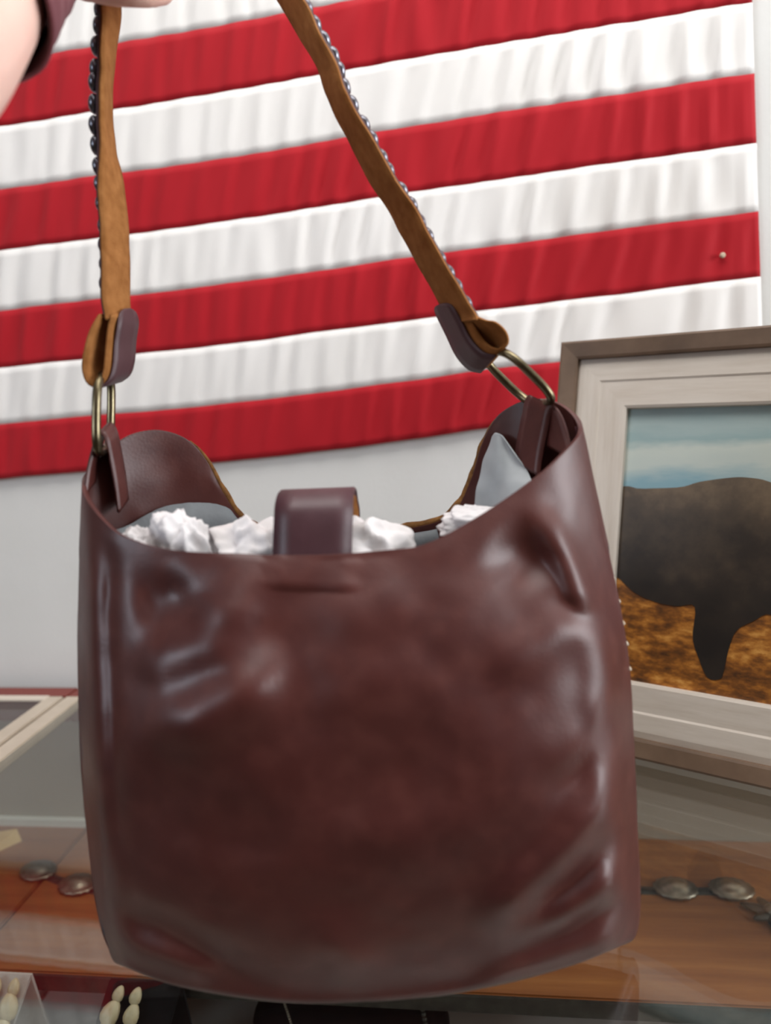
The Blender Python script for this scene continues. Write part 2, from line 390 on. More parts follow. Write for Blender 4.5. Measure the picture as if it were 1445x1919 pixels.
def canvas_mat():
    t = NT('bison_print'); tc = t.n('ShaderNodeTexCoord'); sx = t.n('ShaderNodeSeparateXYZ'); t.l(tc.outputs['Object'], sx.inputs[0])
    def mp(sc):
        m_ = t.n('ShaderNodeMapping'); m_.inputs['Scale'].default_value = sc; t.l(tc.outputs['Object'], m_.inputs['Vector']); return m_.outputs['Vector']
    z = t.n('ShaderNodeMapRange'); z.inputs['From Min'].default_value = PM; z.inputs['From Max'].default_value = PM+AH; t.l(sx.outputs['Z'], z.inputs['Value'])
    n1 = t.noise(mp((1, 1, 3.5)), 9, 5, .6)
    ad = t.n('ShaderNodeMath', operation='MULTIPLY_ADD'); t.l(n1, ad.inputs[0]); ad.inputs[1].default_value = .16; t.l(z.outputs[0], ad.inputs[2])
    sb = t.n('ShaderNodeMath', operation='SUBTRACT'); t.l(ad.outputs[0], sb.inputs[0]); sb.inputs[1].default_value = .08
    sky = t.ramp(sb.outputs[0], [(.60, '6f97a3'), (.735, '7c9fa9'), (.79, 'b5bfb8'), (.84, 'bcc4bb'), (.885, '8ea6a6'), (.93, 'a0b2b0'), (.99, '93a8a8')])
    n2 = t.noise(mp((1, 1, 2.2)), 42, 6, .65)
    gr = t.ramp(n2, [(.3, '3b2413'), (.45, '7a4a1c'), (.55, 'a86a28'), (.66, 'cf9448'), (.8, 'dcae68')])
    st = t.n('ShaderNodeMath', operation='GREATER_THAN'); t.l(z.outputs[0], st.inputs[0]); st.inputs[1].default_value = .46
    t.l(t.mix(st.outputs[0], gr, sky), t.b.inputs['Base Color']); t.b.inputs['Roughness'].default_value = .45
    return t.m
box('canvas', (PM-.004, .0105, PM-.004), (PWID-PM+.004, .0135, PH-PM+.004), canvas_mat(), pic)
def bison_mat():
    t = NT('bison_fur_print'); vec = t.coord()
    n1 = t.noise(vec, 20, 5, .6); tc = t.n('ShaderNodeTexCoord'); sx = t.n('ShaderNodeSeparateXYZ'); t.l(tc.outputs['Object'], sx.inputs[0])
    z = t.n('ShaderNodeMapRange'); z.inputs['From Min'].default_value = PM+.05; z.inputs['From Max'].default_value = PM+.21; t.l(sx.outputs['Z'], z.inputs['Value'])
    ad = t.n('ShaderNodeMath', operation='MULTIPLY_ADD'); t.l(n1, ad.inputs[0]); ad.inputs[1].default_value = 1.5; t.l(z.outputs[0], ad.inputs[2])
    n3 = t.noise(vec, 70, 4, .6); a2 = t.n('ShaderNodeMath', operation='MULTIPLY_ADD'); t.l(n3, a2.inputs[0]); a2.inputs[1].default_value = .3; t.l(ad.outputs[0], a2.inputs[2])
    a3 = t.n('ShaderNodeMath', operation='MULTIPLY'); t.l(a2.outputs[0], a3.inputs[0]); a3.inputs[1].default_value = .5
    t.l(t.ramp(a3.outputs[0], [(.42, '1a1511'), (.62, '2b231c'), (.85, '4c3f31'), (1.0, '6d5b46')]), t.b.inputs['Base Color'])
    t.b.inputs['Roughness'].default_value = .5; return t.m
# bison outline: the part in view read off the photograph's frame, the head beyond it in canvas fractions
PI_ = pmat().inverted()
def PF(x, y):
    v = PI_.to_3x3()@ray(x, y); c_ = PI_@CAM; q = c_+v*((.0098-c_.y)/v.y); return (max(-.008, (q.x-PM)/AW), (q.z-PM)/AH)
bis = [PF(*q) for q in ((1150, 922), (1203, 916), (1274, 913), (1311, 903), (1369, 895), (1403, 895), (1440, 902))]
bx0, bz0 = bis[-1]
bis += [(bx0+a_, b_) for a_, b_ in ((.05, .70), (.12, .62), (.17, .60), (.20, .615), (.215, .59), (.25, .56), (.285, .49), (.30, .40), (.29, .335), (.26, .31), (.22, .30), (.20, .24), (.165, .28), (.14, .24), (.12, .15), (.125, .04), (.085, .04), (.08, .14), (.06, .22))]
bis += [PF(*q) for q in ((1445, 1152), (1410, 1165), (1380, 1182), (1366, 1215), (1358, 1250), (1350, 1272), (1326, 1270), (1310, 1235), (1298, 1195), (1302, 1137), (1270, 1136), (1235, 1130), (1195, 1114), (1165, 1088), (1140, 1060))]
bm = bmesh.new(); vv = []
crv = cat([Vector((x, z, 0)) for x, z in bis], 150, True)
top = [bm.verts.new((PM+v.x*AW, .0098, PM+v.y*AH)) for v in crv]; bot = [bm.verts.new((PM+v.x*AW, .0104, PM+v.y*AH)) for v in crv]
bm.faces.new(top); bm.faces.new(bot[::-1])
for i in range(150): bm.faces.new((top[i], bot[i], bot[(i+1) % 150], top[(i+1) % 150]))
frombm('bison_figure', bm, bison_mat(), pic)['label'] = 'dark brown bison printed on the canvas'
box('backing_board', (.006, .0202, .006), (PWID-.006, .0235, PH-.006), 'frame_wood', pic)
# easel strut that holds it up: from the back of the picture down to the glass
pa = Vector((PWID/2, .0237, PH*.62)); inv = pmat().inverted()
foot = pmat()@pa; foot = Vector((foot.x, foot.y, .0015))+nb_*.035
pb = inv@foot
bm = bmesh.new(); wv_ = Vector((1, 0, 0)); V_ = []
for p_ in (pa, pb):
    w_ = .02 if p_ is pa else .035
    for sx_, sy_ in ((-1, 0), (1, 0), (1, 1), (-1, 1)): V_.append(bm.verts.new(p_+wv_*w_*sx_+Vector((0, .004*sy_, 0))))
for f_ in ((0, 1, 2, 3), (4, 7, 6, 5), (0, 4, 5, 1), (1, 5, 6, 2), (2, 6, 7, 3), (3, 7, 4, 0)): bm.faces.new([V_[i] for i in f_])
frombm('easel_strut', bm, 'frame_wood', pic)

# ================================================================== the handbag
bag = thing('leather_handbag', 'brown leather bucket handbag with tan suede strap held above the glass counter', 'handbag')
dz = ray(560, 1880).z/F
D0 = (.0075-CAM.z)/dz                                                 # depth at which the front bottom edge clears the glass
RIM = [  # px, py, depth ; clockwise from the left side across the front, then the back
 (162, 905, .455), (170, 935, .440), (200, 975, .428), (243, 1008, .420), (330, 1032, .414), (460, 1041, .411), (588, 1042, .410), (720, 1033, .411), (800, 1020, .412), (900, 966, .418), (1000, 896, .427), (1050, 850, .436), (1082, 812, .450),
 (1076, 783, .462), (1048, 758, .474), (1010, 747, .486), (970, 755, .495), (930, 782, .502), (903, 832, .506), (882, 900, .510), (848, 962, .513), (780, 988, .515), (660, 1000, .516), (540, 1002, .516), (460, 978, .515), (420, 926, .512), (386, 862, .508), (350, 823, .502), (300, 806, .493), (250, 813, .483), (205, 842, .473), (172, 880, .464)]
NR = len(RIM); IL, IR = 0, 12
def bottom_py(t):
    K = [(0, 1808), (.1, 1846), (.22, 1866), (.36, 1880), (.5, 1877), (.64, 1864), (.78, 1838), (.9, 1806), (1, 1768)]
    for (a, b), (c, d) in zip(K, K[1:]):
        if t <= c: f_ = (t-a)/(c-a); return b+(d-b)*f_
    return K[-1][1]
def ring(xl, xr, base, k, dfront, hd, n):
    """a level loop of the body: silhouette columns xl / xr, front height = base + k*(bottom curve), depth of the front and half depth"""
    out = []
    XL = RIM[IL][0]; XR = RIM[IR][0]
    for i, (x, y, d) in enumerate(RIM):
        X = (x-W/2)*d; xa = (XL-W/2)*RIM[IL][2]; xb = (XR-W/2)*RIM[IR][2]
        t = max(0, min(1, (X-xa)/(xb-xa)))
        c = abs(2*t-1); dn = (1-c**n)**(1/n)
        py = base+k*(bottom_py(t)-1850); px = xl+(xr-xl)*t
        dm = dfront+hd
        p_ = U(px, py, dm-hd*dn)
        if i > IR: p_ = p_+FH*(2*hd*dn)
        out.append(p_)
    return out
def blend(A, B, f_): return [a.lerp(b, f_) for a, b in zip(A, B)]
r_rim = [U(*q) for q in RIM]
rings = [r_rim,
         ring(155, 1112, 1060, -.45, D0-.022, .052, 2.7),
         ring(154, 1166, 1200, -.1, D0-.029, .060, 2.9),
         ring(160, 1180, 1420, .15, D0-.038, .066, 3.0),
         ring(174, 1187, 1600, .4, D0-.031, .067, 3.1),
         ring(192, 1192, 1740, .75, D0-.016, .056, 3.3),
         ring(212, 1188, 1815, .95, D0-.001, .042, 3.4),
         ring(222, 1178, 1838, 1.0, D0+.003, .034, 3.4),
         ring(250, 1155, 1843, 1.0, D0+.010, .026, 3.4)]
# front rim section follows the rim just below it, so the panel hangs straight under the edge
for i in range(NR):
    if not (IL < i < IR): rings[1][i] = r_rim[i].lerp(rings[2][i], .42)
    else: rings[1][i] = rings[1][i].lerp(r_rim[i].lerp(rings[2][i], .4), .65)
NU, NV = 260, 150
cols = [cat(rg, NU, True) for rg in rings]
grid = []
for i in range(NU): grid.append(cat([cols[k][i] for k in range(len(rings))], NV))
def proj(p_):
    q = p_-CAM; d = q.dot(fw); return (W/2+F*q.dot(rt)/d, H/2-F*q.dot(up)/d, d)
def seg_dist(x, y, pl):
    best = 1e9; bt = 0; sd = 0; n = len(pl)-1
    for i in range(n):
        (ax, ay), (bx2, by2) = pl[i], pl[i+1]; dx, dy = bx2-ax, by2-ay; L = dx*dx+dy*dy
        t = max(0, min(1, ((x-ax)*dx+(y-ay)*dy)/L)); ex, ey = x-ax-t*dx, y-ay-t*dy; d = math.hypot(ex, ey)
        if d < best: best = d; bt = (i+t)/n; sd = 1 if dx*ey-dy*ex > 0 else -1
    return best, bt, sd
# folds of the front: polyline in the photograph's frame, width, height towards the viewer (m), fade at the ends
FOLDS = [
 ([(470, 1030), (440, 1140), (390, 1210), (310, 1240), (235, 1228)], 50, .0080, .32),     # upper ridge of the left dent
 ([(370, 1085), (310, 1125), (245, 1135)], 50, -.0050, .4),                              # dent above it
 ([(530, 1190), (455, 1300), (360, 1350), (225, 1342)], 62, .0120, .34),                  # lower ridge
 ([(205, 1430), (300, 1510), (450, 1530), (600, 1470)], 95, -.0045, .4),                  # hollow under the lower ridge
 ([(970, 925), (1030, 1000), (1072, 1078), (1088, 1125), (1080, 1160)], 24, .0075, .35),
 ([(1095, 1120), (1060, 1180), (980, 1230), (880, 1260)], 46, .0045, .4),  # sharp fold at the right
 ([(910, 995), (975, 1048), (1040, 1112)], 54, -.0065, .42),                             # hollow left of it
 ([(780, 1090), (880, 1180), (1000, 1250)], 70, .0030, .4),
 ([(1105, 960), (1128, 1080), (1140, 1250), (1150, 1420)], 26, .0012, .3),
 ([(1184, 1300), (1110, 1420), (1000, 1520)], 40, -.0045, .35),
 ([(1182, 1420), (1080, 1560), (960, 1680), (880, 1740)], 36, .0060, .35),                # diagonal creases, lower right
 ([(1184, 1515), (1090, 1630), (960, 1735)], 28, -.0055, .35),
 ([(1188, 1600), (1100, 1680), (960, 1770)], 26, .0050, .35),
 ([(1188, 1672), (1080, 1722), (930, 1790)], 22, -.0055, .35),
 ([(1190, 1735), (1090, 1770), (960, 1812), (860, 1850)], 20, .0050, .3),
 ([(185, 1690), (300, 1730), (420, 1790), (520, 1850)], 30, -.0060, .3),                  # crease, lower left
 ([(200, 1765), (320, 1795), (430, 1842)], 28, .0040, .35),
 ([(560, 1700), (640, 1780), (690, 1860)], 45, .0035, .4),
 ([(216, 1010), (206, 1150), (214, 1330), (216, 1500), (226, 1650)], 18, -.0028, .2),     # edge between side and front
 ([(188, 1000), (184, 1150), (190, 1330), (196, 1500)], 16, .0012, .2),
 ([(560, 1130), (700, 1160), (820, 1120)], 60, .0030, .4),
 ([(540, 1300), (740, 1270), (960, 1290)], 70, .0040, .4),
 ([(480, 1500), (700, 1460), (920, 1430)], 90, -.0045, .4),
 ([(600, 1580), (780, 1560), (960, 1500)], 60, .0030, .4),
]
for i in range(NU):
    for j in range(NV):
        p_ = grid[i][j]; x, y, d = proj(p_)
        # only the outer front and side faces get the hand-placed folds
        front = i/NU*NR
        wf = smooth_step((front-.6)/1.2)*smooth_step((IR-.3-front)/.9) if front <= IR else 0
        s_ = 0
        if wf > 0:
            for pl, wd_, am, fade in FOLDS:
                dd, bt, _ = seg_dist(x, y, pl)
                if dd < wd_*3:
                    e = smooth_step(bt/fade)*smooth_step((1-bt)/fade); s_ += 1.25*am*e*math.exp(-(dd/wd_)**2)
            # raised patch where the closing tab is sewn on
            e = smooth_step((x-503)/14)*smooth_step((666-x)/14)*smooth_step((1108-(y-(x-510)*.05))/18)
            s_ *= smooth_step(j/6); s_ += .0020*e
            s_ *= 1-smooth_step((j-NV*.93)/(NV*.06))
        s_ = s_*wf
        s_ += (.0016*noise.noise(p_*22)+.0008*noise.noise(p_*60))*smooth_step(j/10)
        grid[i][j] = p_ - (p_-CAM).normalized()*s_ if front <= IR else p_+FH*s_
        grid[i][j].z = max(grid[i][j].z, .0065)                       # the base hangs just clear of the glass
vs = []; fs = []
for i in range(NU):
    for j in range(NV): vs.append(grid[i][j])
for i in range(NU):
    for j in range(NV-1): a, b = i*NV+j, ((i+1) % NU)*NV+j; fs.append((a, a+1, b+1, b))
# flat base
cen = sum((grid[i][NV-1] for i in range(NU)), Vector())/NU
last = [i*NV+NV-1 for i in range(NU)]
for f_ in (.75, .5, .25):
    new = []
    for i in range(NU):
        vs.append(cen+(grid[i][NV-1]-cen)*f_+Vector((0, 0, .0004))); vs[-1].z = max(vs[-1].z, .0065); new.append(len(vs)-1)
    for i in range(NU): fs.append((last[i], new[i], new[(i+1) % NU], last[(i+1) % NU]))
    last = new
vs.append(Vector((cen.x, cen.y, max(cen.z, .0069)))); ci = len(vs)-1
for i in range(NU): fs.append((last[i], ci, last[(i+1) % NU]))
body = mesh('body', vs, fs, 'leather', bag, True)
so = body.modifiers.new('thickness', 'SOLIDIFY'); so.thickness = .0028; so.offset = 1; so.use_even_offset = False
bev = body.modifiers.new('soft_edge', 'BEVEL'); bev.width = .0009; bev.segments = 2; bev.limit_method = 'ANGLE'; bev.angle_limit = 1.0
def gi(i, j): return grid[i % NU][j]
def st(k): return int(round(k/NR*NU))
def outn(i, j):
    a = gi(i+1, j)-gi(i-1, j); b = grid[i % NU][min(NV-1, j+1)]-grid[i % NU][max(0, j-1)]
    n = b.cross(a).normalized(); c_ = cen.copy(); c_.z = gi(i, j).z
    return n if n.dot(gi(i, j)-c_) > 0 else -n
# stitching below the front rim: short thread stitches
bm = bmesh.new()
for i in range(st(0), st(IR)+1):
    for q in (0, ):
        a, b = gi(i, 4), gi(i+1, 4); n = outn(i, 4); a2, b2 = a.lerp(b, .15)+n*.0008, a.lerp(b, .8)+n*.0008
        t = (b2-a2).normalized(); w_ = n.cross(t).normalized()*.0006
        V_ = [bm.verts.new(v) for v in (a2-w_, b2-w_, b2+w_, a2+w_, a2-w_+n*.0006, b2-w_+n*.0006, b2+w_+n*.0006, a2+w_+n*.0006)]
        for f_ in ((0, 3, 2, 1), (4, 5, 6, 7), (0, 1, 5, 4), (1, 2, 6, 5), (2, 3, 7, 6), (3, 0, 4, 7)): bm.faces.new([V_[k] for k in f_])
frombm('rim_stitching', bm, 'thread', bag)
# hide binding on the back rim
bpts = []
for i in range(st(17), st(27)+1): bpts.append(gi(i, 2)+FH*.0036+Vector((0, 0, .0016)))
rad = [(.0020+.0026*abs(noise.noise(p_*70)))*(.35+.65*smooth_step(min(k_, len(bpts)-1-k_)/22)) for k_, p_ in enumerate(bpts)]
tube('back_rim_binding', bpts, .003, 'hide', bag, 8, radii=rad)
# laced side seam on the right, behind the front panel
si = st(IR+1.0)
sp = [gi(si, j)+outn(si, j)*.0016 for j in range(int(NV*.02), int(NV*.92), 2)]
seam = tube('side_seam', sp, .0022, 'dark_leather', bag, 6)
for k in range(6):
    j = int(NV*(.165+k*.022)); 
    a = gi(si, j)+outn(si, j)*.0022
    if j+2 < NV:
        tube('lace_stitch', [a-(gi(si+2, j)-gi(si, j)).normalized()*.003, a+outn(si, j)*.0010, a+(gi(si+2, j)-gi(si, j)).normalized()*.004], .0012, 'lace', seam, 6)
# grey inner pocket / lining at the left and back
def inward(i, j, dist):
    p_ = gi(i, j); return p_-outn(i, j)*dist
vs = []; fs = []; nl = 0
i0, i1 = st(20.5), st(31.5); jt = []
TOPS = [(235, 985), (262, 966), (300, 946), (340, 937), (390, 940), (430, 952), (520, 985), (900, 1000)]
def top_py(x):
    if x <= TOPS[0][0]: return TOPS[0][1]+8
    for (a, b), (c, d) in zip(TOPS, TOPS[1:]):
        if x <= c: return b+(d-b)*(x-a)/(c-a)
    return 1000
for i in range(i0, i1+1):
    js = 0
    for j in range(NV):
        x, y, d = proj(inward(i, j, .0045))
        if y >= top_py(x): js = j; break
    jt.append(max(js, 3))
jt = [sum(jt[max(0, k-5):k+6])/len(jt[max(0, k-5):k+6]) for k in range(len(jt))]
for i, js in zip(range(i0, i1+1), jt):
    for q in range(12):
        j = js+(100-js)*q/11; a = int(j); f_ = j-a
        vs.append(inward(i, a, .0045).lerp(inward(i, min(NV-1, a+1), .0045), f_))
    nl += 1
for i in range(nl-1):
    for q in range(11): a = i*12+q; b = a+12; fs.append((a, b, b+1, a+1))
li = mesh('lining_pocket', vs, fs, 'lining', bag, True)
m_ = li.modifiers.new('thickness', 'SOLIDIFY'); m_.thickness = .0012; m_.offset = 0
# grey folded lining flap standing at the right
def sheet(name, rows, mat, parent, th=.001, sub=6, wob=.0012):
    R_ = [cat(r, sub*len(r)) for r in rows]; n = len(R_[0]); C_ = [cat([r[i] for r in R_], sub*len(rows)) for i in range(n)]
    m = len(C_[0]); vs = [C_[i][j]+Vector((noise.noise(C_[i][j]*80), noise.noise(C_[i][j]*80+Vector((5, 0, 0))), noise.noise(C_[i][j]*80+Vector((0, 7, 0)))))*wob for i in range(n) for j in range(m)]
    fs = [(i*m+j, i*m+j+1, (i+1)*m+j+1, (i+1)*m+j) for i in range(n-1) for j in range(m-1)]
    o = mesh(name, vs, fs, mat, parent, True); s2 = o.modifiers.new('thickness', 'SOLIDIFY'); s2.thickness = th; s2.offset = 0; return o
sheet('lining_flap', [[U(921, 818, .498), U(928, 811, .496), U(940, 815, .492), U(950, 828, .488)],
                      [U(906, 865, .500), U(935, 858, .489), U(962, 862, .487), U(985, 880, .478)],
                      [U(893, 925, .500), U(932, 925, .487), U(965, 920, .474), U(1005, 925, .466)],
                      [U(885, 1010, .497), U(930, 1015, .485), U(970, 1010, .470), U(1010, 1000, .462)]], 'grey_wrap', bag)

# --- ring tabs (leather loops) ---
def loop_strip(name, path, wdir, width, th, mat, parent, n=28, tongue=False):
    c = cat(path, n); wd2 = [wdir]*n if isinstance(wdir, Vector) else cat(wdir, n)
    ws = [width*.5*(math.sqrt(max(.06, 1-max(0, (k_/(n-1)-.72)/.28)**2.4)) if tongue else 1) for k_ in range(n)]      # a tongue ends rounded
    return ribbon(name, [p_-w_*q_ for p_, w_, q_ in zip(c, wd2, ws)], [p_+w_*q_ for p_, w_, q_ in zip(c, wd2, ws)], th, mat, parent)[0]
# left: from inside the side wall up over the ring and down outside
dl, dr = .466, .474
wl = (U(222, 800, .484)-U(186, 838, .452)).normalized()
tl = loop_strip('ring_tab', [U(228, 950, dl+.006), U(222, 900, dl+.004), U(213, 850, dl+.002), U(206, 818, dl), U(198, 806, dl), U(190, 822, dl-.002), U(178, 870, dl-.004), U(172, 915, dl-.006)], wl, .019, .0022, 'leather', bag)
wr = (U(965, 742, .496)-U(1048, 782, .462)).normalized()
tr_ = loop_strip('ring_tab', [U(985, 880, dr+.004), U(990, 840, dr+.003), U(1000, 790, dr+.001), U(1006, 762, dr-.001), U(1016, 750, dr-.003), U(1030, 768, dr-.006), U(1044, 810, dr-.010), U(1052, 850, dr-.014)], wr, .026, .0022, 'leather', bag)
# --- bronze rings: rounded rectangles threaded through tabs and strap ends ---
def oval_ring(name, c, a, w_, la, lw, r):
    pts = []
    for k in range(72):
        t = k/72*2*math.pi; cx, sy = math.cos(t), math.sin(t); e = .62
        pts.append(c+a*(la*math.copysign(abs(sy)**e, sy))+w_*(lw*math.copysign(abs(cx)**e, cx)))
    return tube(name, pts, r, 'bronze', bag, 12, True)
cl = U(195, 773, .466)
al = (U(196, 700, .467)-U(194, 848, .466)).normalized()
wl0 = (U(213, 764, .490)-U(178, 782, .444)); lwl = wl0.length*.5
oval_ring('strap_ring', cl, al, wl0.normalized(), .0245, .019, .0028)
cr = U(970, 708, .474)
ar = (U(915, 662, .474)-U(1012, 758, .474)).normalized()
wr0 = (U(938, 712, .490)-U(985, 702, .458))
oval_ring('strap_ring', cr, ar, wr0.normalized(), .0235, .0185, .0028)

# --- the strap: suede inside, dark studded leather outside; one band from ring to ring over the hand ---
EA = [(193, 600, .452), (190, 560, .452), (188, 500, .451), (186, 430, .450), (183, 370, .449), (183, 325, .448), (186, 285, .448), (184, 220, .448), (186, 150, .449), (187, 90, .450), (188, 40, .451), (190, -20, .452), (205, -120, .455), (250, -200, .458), (320, -240, .466), (400, -190, .478), (460, -100, .486),
      (524, 0, .492), (562, 62, .492), (592, 115, .491), (610, 160, .489), (627, 203, .488), (660, 270, .489), (692, 332, .490), (736, 402, .490), (762, 450, .490), (802, 522, .489), (838, 582, .488), (850, 605, .487)]
EB = [(238, 596, .480), (240, 560, .480), (239, 500, .480), (237, 440, .479), (233, 385, .479), (226, 335, .479), (213, 285, .479), (205, 220, .479), (207, 150, .479), (214, 90, .479), (221, 40, .479), (225, -20, .479), (240, -110, .479), (275, -170, .478), (330, -195, .472), (410, -170, .464), (490, -100, .464),
      (572, 0, .463), (600, 58, .463), (627, 110, .462), (643, 152, .461), (662, 195, .460), (705, 268, .460), (740, 330, .460), (786, 400, .460), (812, 450, .459), (856, 526, .458), (890, 580, .457), (900, 600, .456)]
for k_ in range(15, len(EA)): EA[k_], EB[k_] = EB[k_], EA[k_]        # no twist: the near edge stays the near edge over the top
NS = 150
ea = cat([U(*q) for q in EA], NS); eb = cat([U(*q) for q in EB], NS)
for k in range(NS):
    wob = .0011*noise.noise(Vector((k*.23, 1.3, 0))); ea[k] = ea[k]+rt*wob; eb[k] = eb[k]+rt*wob*.7+up*wob
strap, nrm = ribbon('strap', ea, eb, .0024, 'suede', bag, 0, 6, .0006)
c_test = (ea[20]+eb[20])*.5
sgn = 1 if nrm[20].dot(CAM-c_test) < 0 else -1                         # outer side is away from the viewer
outer, _ = ribbon('strap_outer', [p_.lerp(q_, .10) for p_, q_ in zip(ea, eb)], [q_.lerp(p_, .10) for p_, q_ in zip(ea, eb)], .0020*sgn, 'dark_leather', bag, (.0026 if sgn > 0 else -.0002), 6)
strap['label'] = 'tan suede inner face of the strap'; outer['label'] = 'dark plum leather outer face with silver studs'
sb = bmesh.new(); bmesh.ops.create_uvsphere(sb, u_segments=14, v_segments=8, radius=.0062)
for v in sb.verts: v.co.z *= .62
sme = bpy.data.meshes.new('stud'); sb.to_mesh(sme); sb.free(); sme.materials.append(M['stud'])
for f_ in sme.polygons: f_.use_smooth = True
acc = 0; nxt = .02
for k in range(1, NS):
    acc += ((ea[k]+eb[k])*.5-(ea[k-1]+eb[k-1])*.5).length
    if acc >= nxt:
        nxt += .0125
        side = .5
        so_ = bpy.data.objects.new('stud', sme); COL.objects.link(so_); so_.parent = outer
        so_.location = ea[k].lerp(eb[k], side)+nrm[k]*sgn*.0058
        so_.rotation_euler = (nrm[k]*sgn).to_track_quat('Z', 'Y').to_euler()
# folded strap ends around the rings
wL = (eb[0]-ea[0]).normalized()
loop_strip('strap_end', [U(214, 588, .466), U(197, 618, .463), U(188, 650, .462), U(183, 682, .463), U(189, 706, .465), U(202, 712, .467), U(214, 694, .468), U(218, 655, .468), U(222, 615, .468), U(228, 585, .467)], wL, .030, .0026, 'suede', bag)
loop_strip('strap_end_cover', [U(204, 719, .468), U(222, 705, .470), U(230, 680, .471), U(233, 640, .471), U(238, 605, .470), U(236, 578, .469)], wL, .028, .0016, 'dark_leather', bag, 28, True)
wR = (eb[-1]-ea[-1]).normalized()
wR2 = (U(905, 688, .488)-U(938, 650, .458)).normalized()
loop_strip('strap_end', [U(868, 592, .472), U(892, 608, .470), U(915, 622, .468), U(934, 640, .468), U(938, 662, .470), U(920, 676, .473), U(897, 668, .476), U(877, 642, .478), U(862, 612, .478), U(848, 584, .477)], [wR, wR*.6+wR2*.4, wR2, wR2, wR2, wR2, wR2, wR2, wR*.5+wR2*.5, wR], .030, .0026, 'suede', bag)
loop_strip('strap_end_cover', [U(915, 685, .476), U(890, 678, .480), U(866, 652, .483), U(850, 620, .483), U(832, 584, .482), U(826, 570, .481)], [wR2, wR2, wR2, wR*.5+wR2*.5, wR, wR], .028, .0018, 'dark_leather', bag, 28, True)

# --- closing tab rising from the front rim ---
tb = [U(586, 1105, .418), U(586, 1060, .419), U(586, 1020, .420), U(588, 970, .421), U(589, 948, .424), U(592, 931, .431), U(596, 924, .440), U(600, 928, .449), U(603, 943, .456), U(607, 962, .460), U(607, 1000, .462)]
wt = (U(665, 1036, .420)-U(512, 1042, .420)).normalized()
loop_strip('closing_tab', tb, wt, .0455, .0030, 'dark_leather', bag, 40)
ti = loop_strip('closing_tab_lining', [p_+FH*.0 for p_ in [U(588, 985, .4262), U(589, 957, .4276), U(591, 941, .4326), U(595, 934, .4400), U(599, 938, .4470), U(602, 951, .4515), U(604.5, 962, .4545), U(604.5, 995, .4565)]], wt, .0451, .0012, 'suede', bag, 30)

# ================================================================== tissue paper inside
def wad(c, rx, ry, rz, seed, label):
    bm = bmesh.new(); bmesh.ops.create_icosphere(bm, subdivisions=5, radius=1)
    off = Vector((seed*3.1, seed*1.7, seed))
    for v in bm.verts:
        d = v.co.normalized(); k = 1+.22*noise.noise(d*1.6+off)
        r_ = 1-abs(noise.noise(d*1.7+off*2)); r2 = 1-abs(noise.noise(d*3.6+off))
        k += .34*(r_**2-.6)+.13*(r2**2-.6)+.03*noise.noise(d*9+off)
        q = d*k; v.co = c+rt*(q.x*rx)+FH*(q.y*ry)+Vector((0, 0, 1))*(q.z*rz)
    o = frombm('tissue_paper', bm, 'tissue', None, True)
    return tag(o, label, 'tissue paper', 'tissue paper stuffing the handbag')
wad(U(338, 1040, .446), .019, .016, .027, 1.0, 'small bright peak of crumpled white tissue beside the grey lining')
wad(U(262, 1030, .448), .012, .012, .013, 6.4, 'little bluish fold of tissue at the end of the handbag mouth')
wad(U(478, 1066, .460), .030, .026, .031, 2.3, 'crumpled white tissue left of the closing tab, against the back rim')
wad(U(690, 1062, .455), .036, .026, .029, 3.7, 'crumpled white tissue emerging right of the closing tab')
wad(U(905, 985, .468), .028, .011, .012, 5.1, 'thin edge of white tissue below the grey lining flap')

# ================================================================== arm and hand holding the strap
per = thing('person', 'bare pale elbow and maroon sleeved forearm of a person whose hand grips the strap', 'person')
def capsule_chain(bm, pts, seg=20):
    """tapered round limb through (point, radius) stations"""
    P = cat([Vector((p_.x, p_.y, p_.z)) for p_, r_ in pts], 8*len(pts)); Rr = cat([Vector((r_, 0, 0)) for p_, r_ in pts], 8*len(pts))
    prev = None; rings_ = []
    n = len(P)
    def mk(p_, t, r_):
        nonlocal prev
        if prev is None: prev = t.orthogonal().normalized()
        x = (prev-t*prev.dot(t)).normalized(); y = t.cross(x); prev = x
        return [bm.verts.new(p_+x*math.cos(k*2*math.pi/seg)*r_+y*math.sin(k*2*math.pi/seg)*r_) for k in range(seg)]
    ts = [(P[min(n-1, i+1)]-P[max(0, i-1)]).normalized() for i in range(n)]
    for a in (80, 60, 40, 20): rings_.append(mk(P[0]-ts[0]*Rr[0].x*math.sin(math.radians(a)), ts[0], Rr[0].x*math.cos(math.radians(a))))
    for i in range(n): rings_.append(mk(P[i], ts[i], Rr[i].x))
    for a in (20, 40, 60, 80): rings_.append(mk(P[-1]+ts[-1]*Rr[-1].x*math.sin(math.radians(a)), ts[-1], Rr[-1].x*math.cos(math.radians(a))))
    for A, B in zip(rings_, rings_[1:]):
        for k in range(seg): bm.faces.new((A[k], A[(k+1) % seg], B[(k+1) % seg], B[k]))
    bm.faces.new(rings_[0][::-1]); bm.faces.new(rings_[-1])
bm = bmesh.new()
elbow = U(-172, 88, .305)
shoulder = CAM+rt*-.27+up*-.02+fw*.02
wrist = U(60, -92, .425)
mid1 = shoulder.lerp(elbow, .5)+up*-.012
capsule_chain(bm, [(shoulder, .047), (mid1, .043), (elbow+(shoulder-elbow).normalized()*.03+up*-.006, .039), (elbow, .0385), (elbow.lerp(wrist, .3), .0345), (elbow.lerp(wrist, .7), .026), (wrist, .0215)])
palm = U(158, -110, .452)
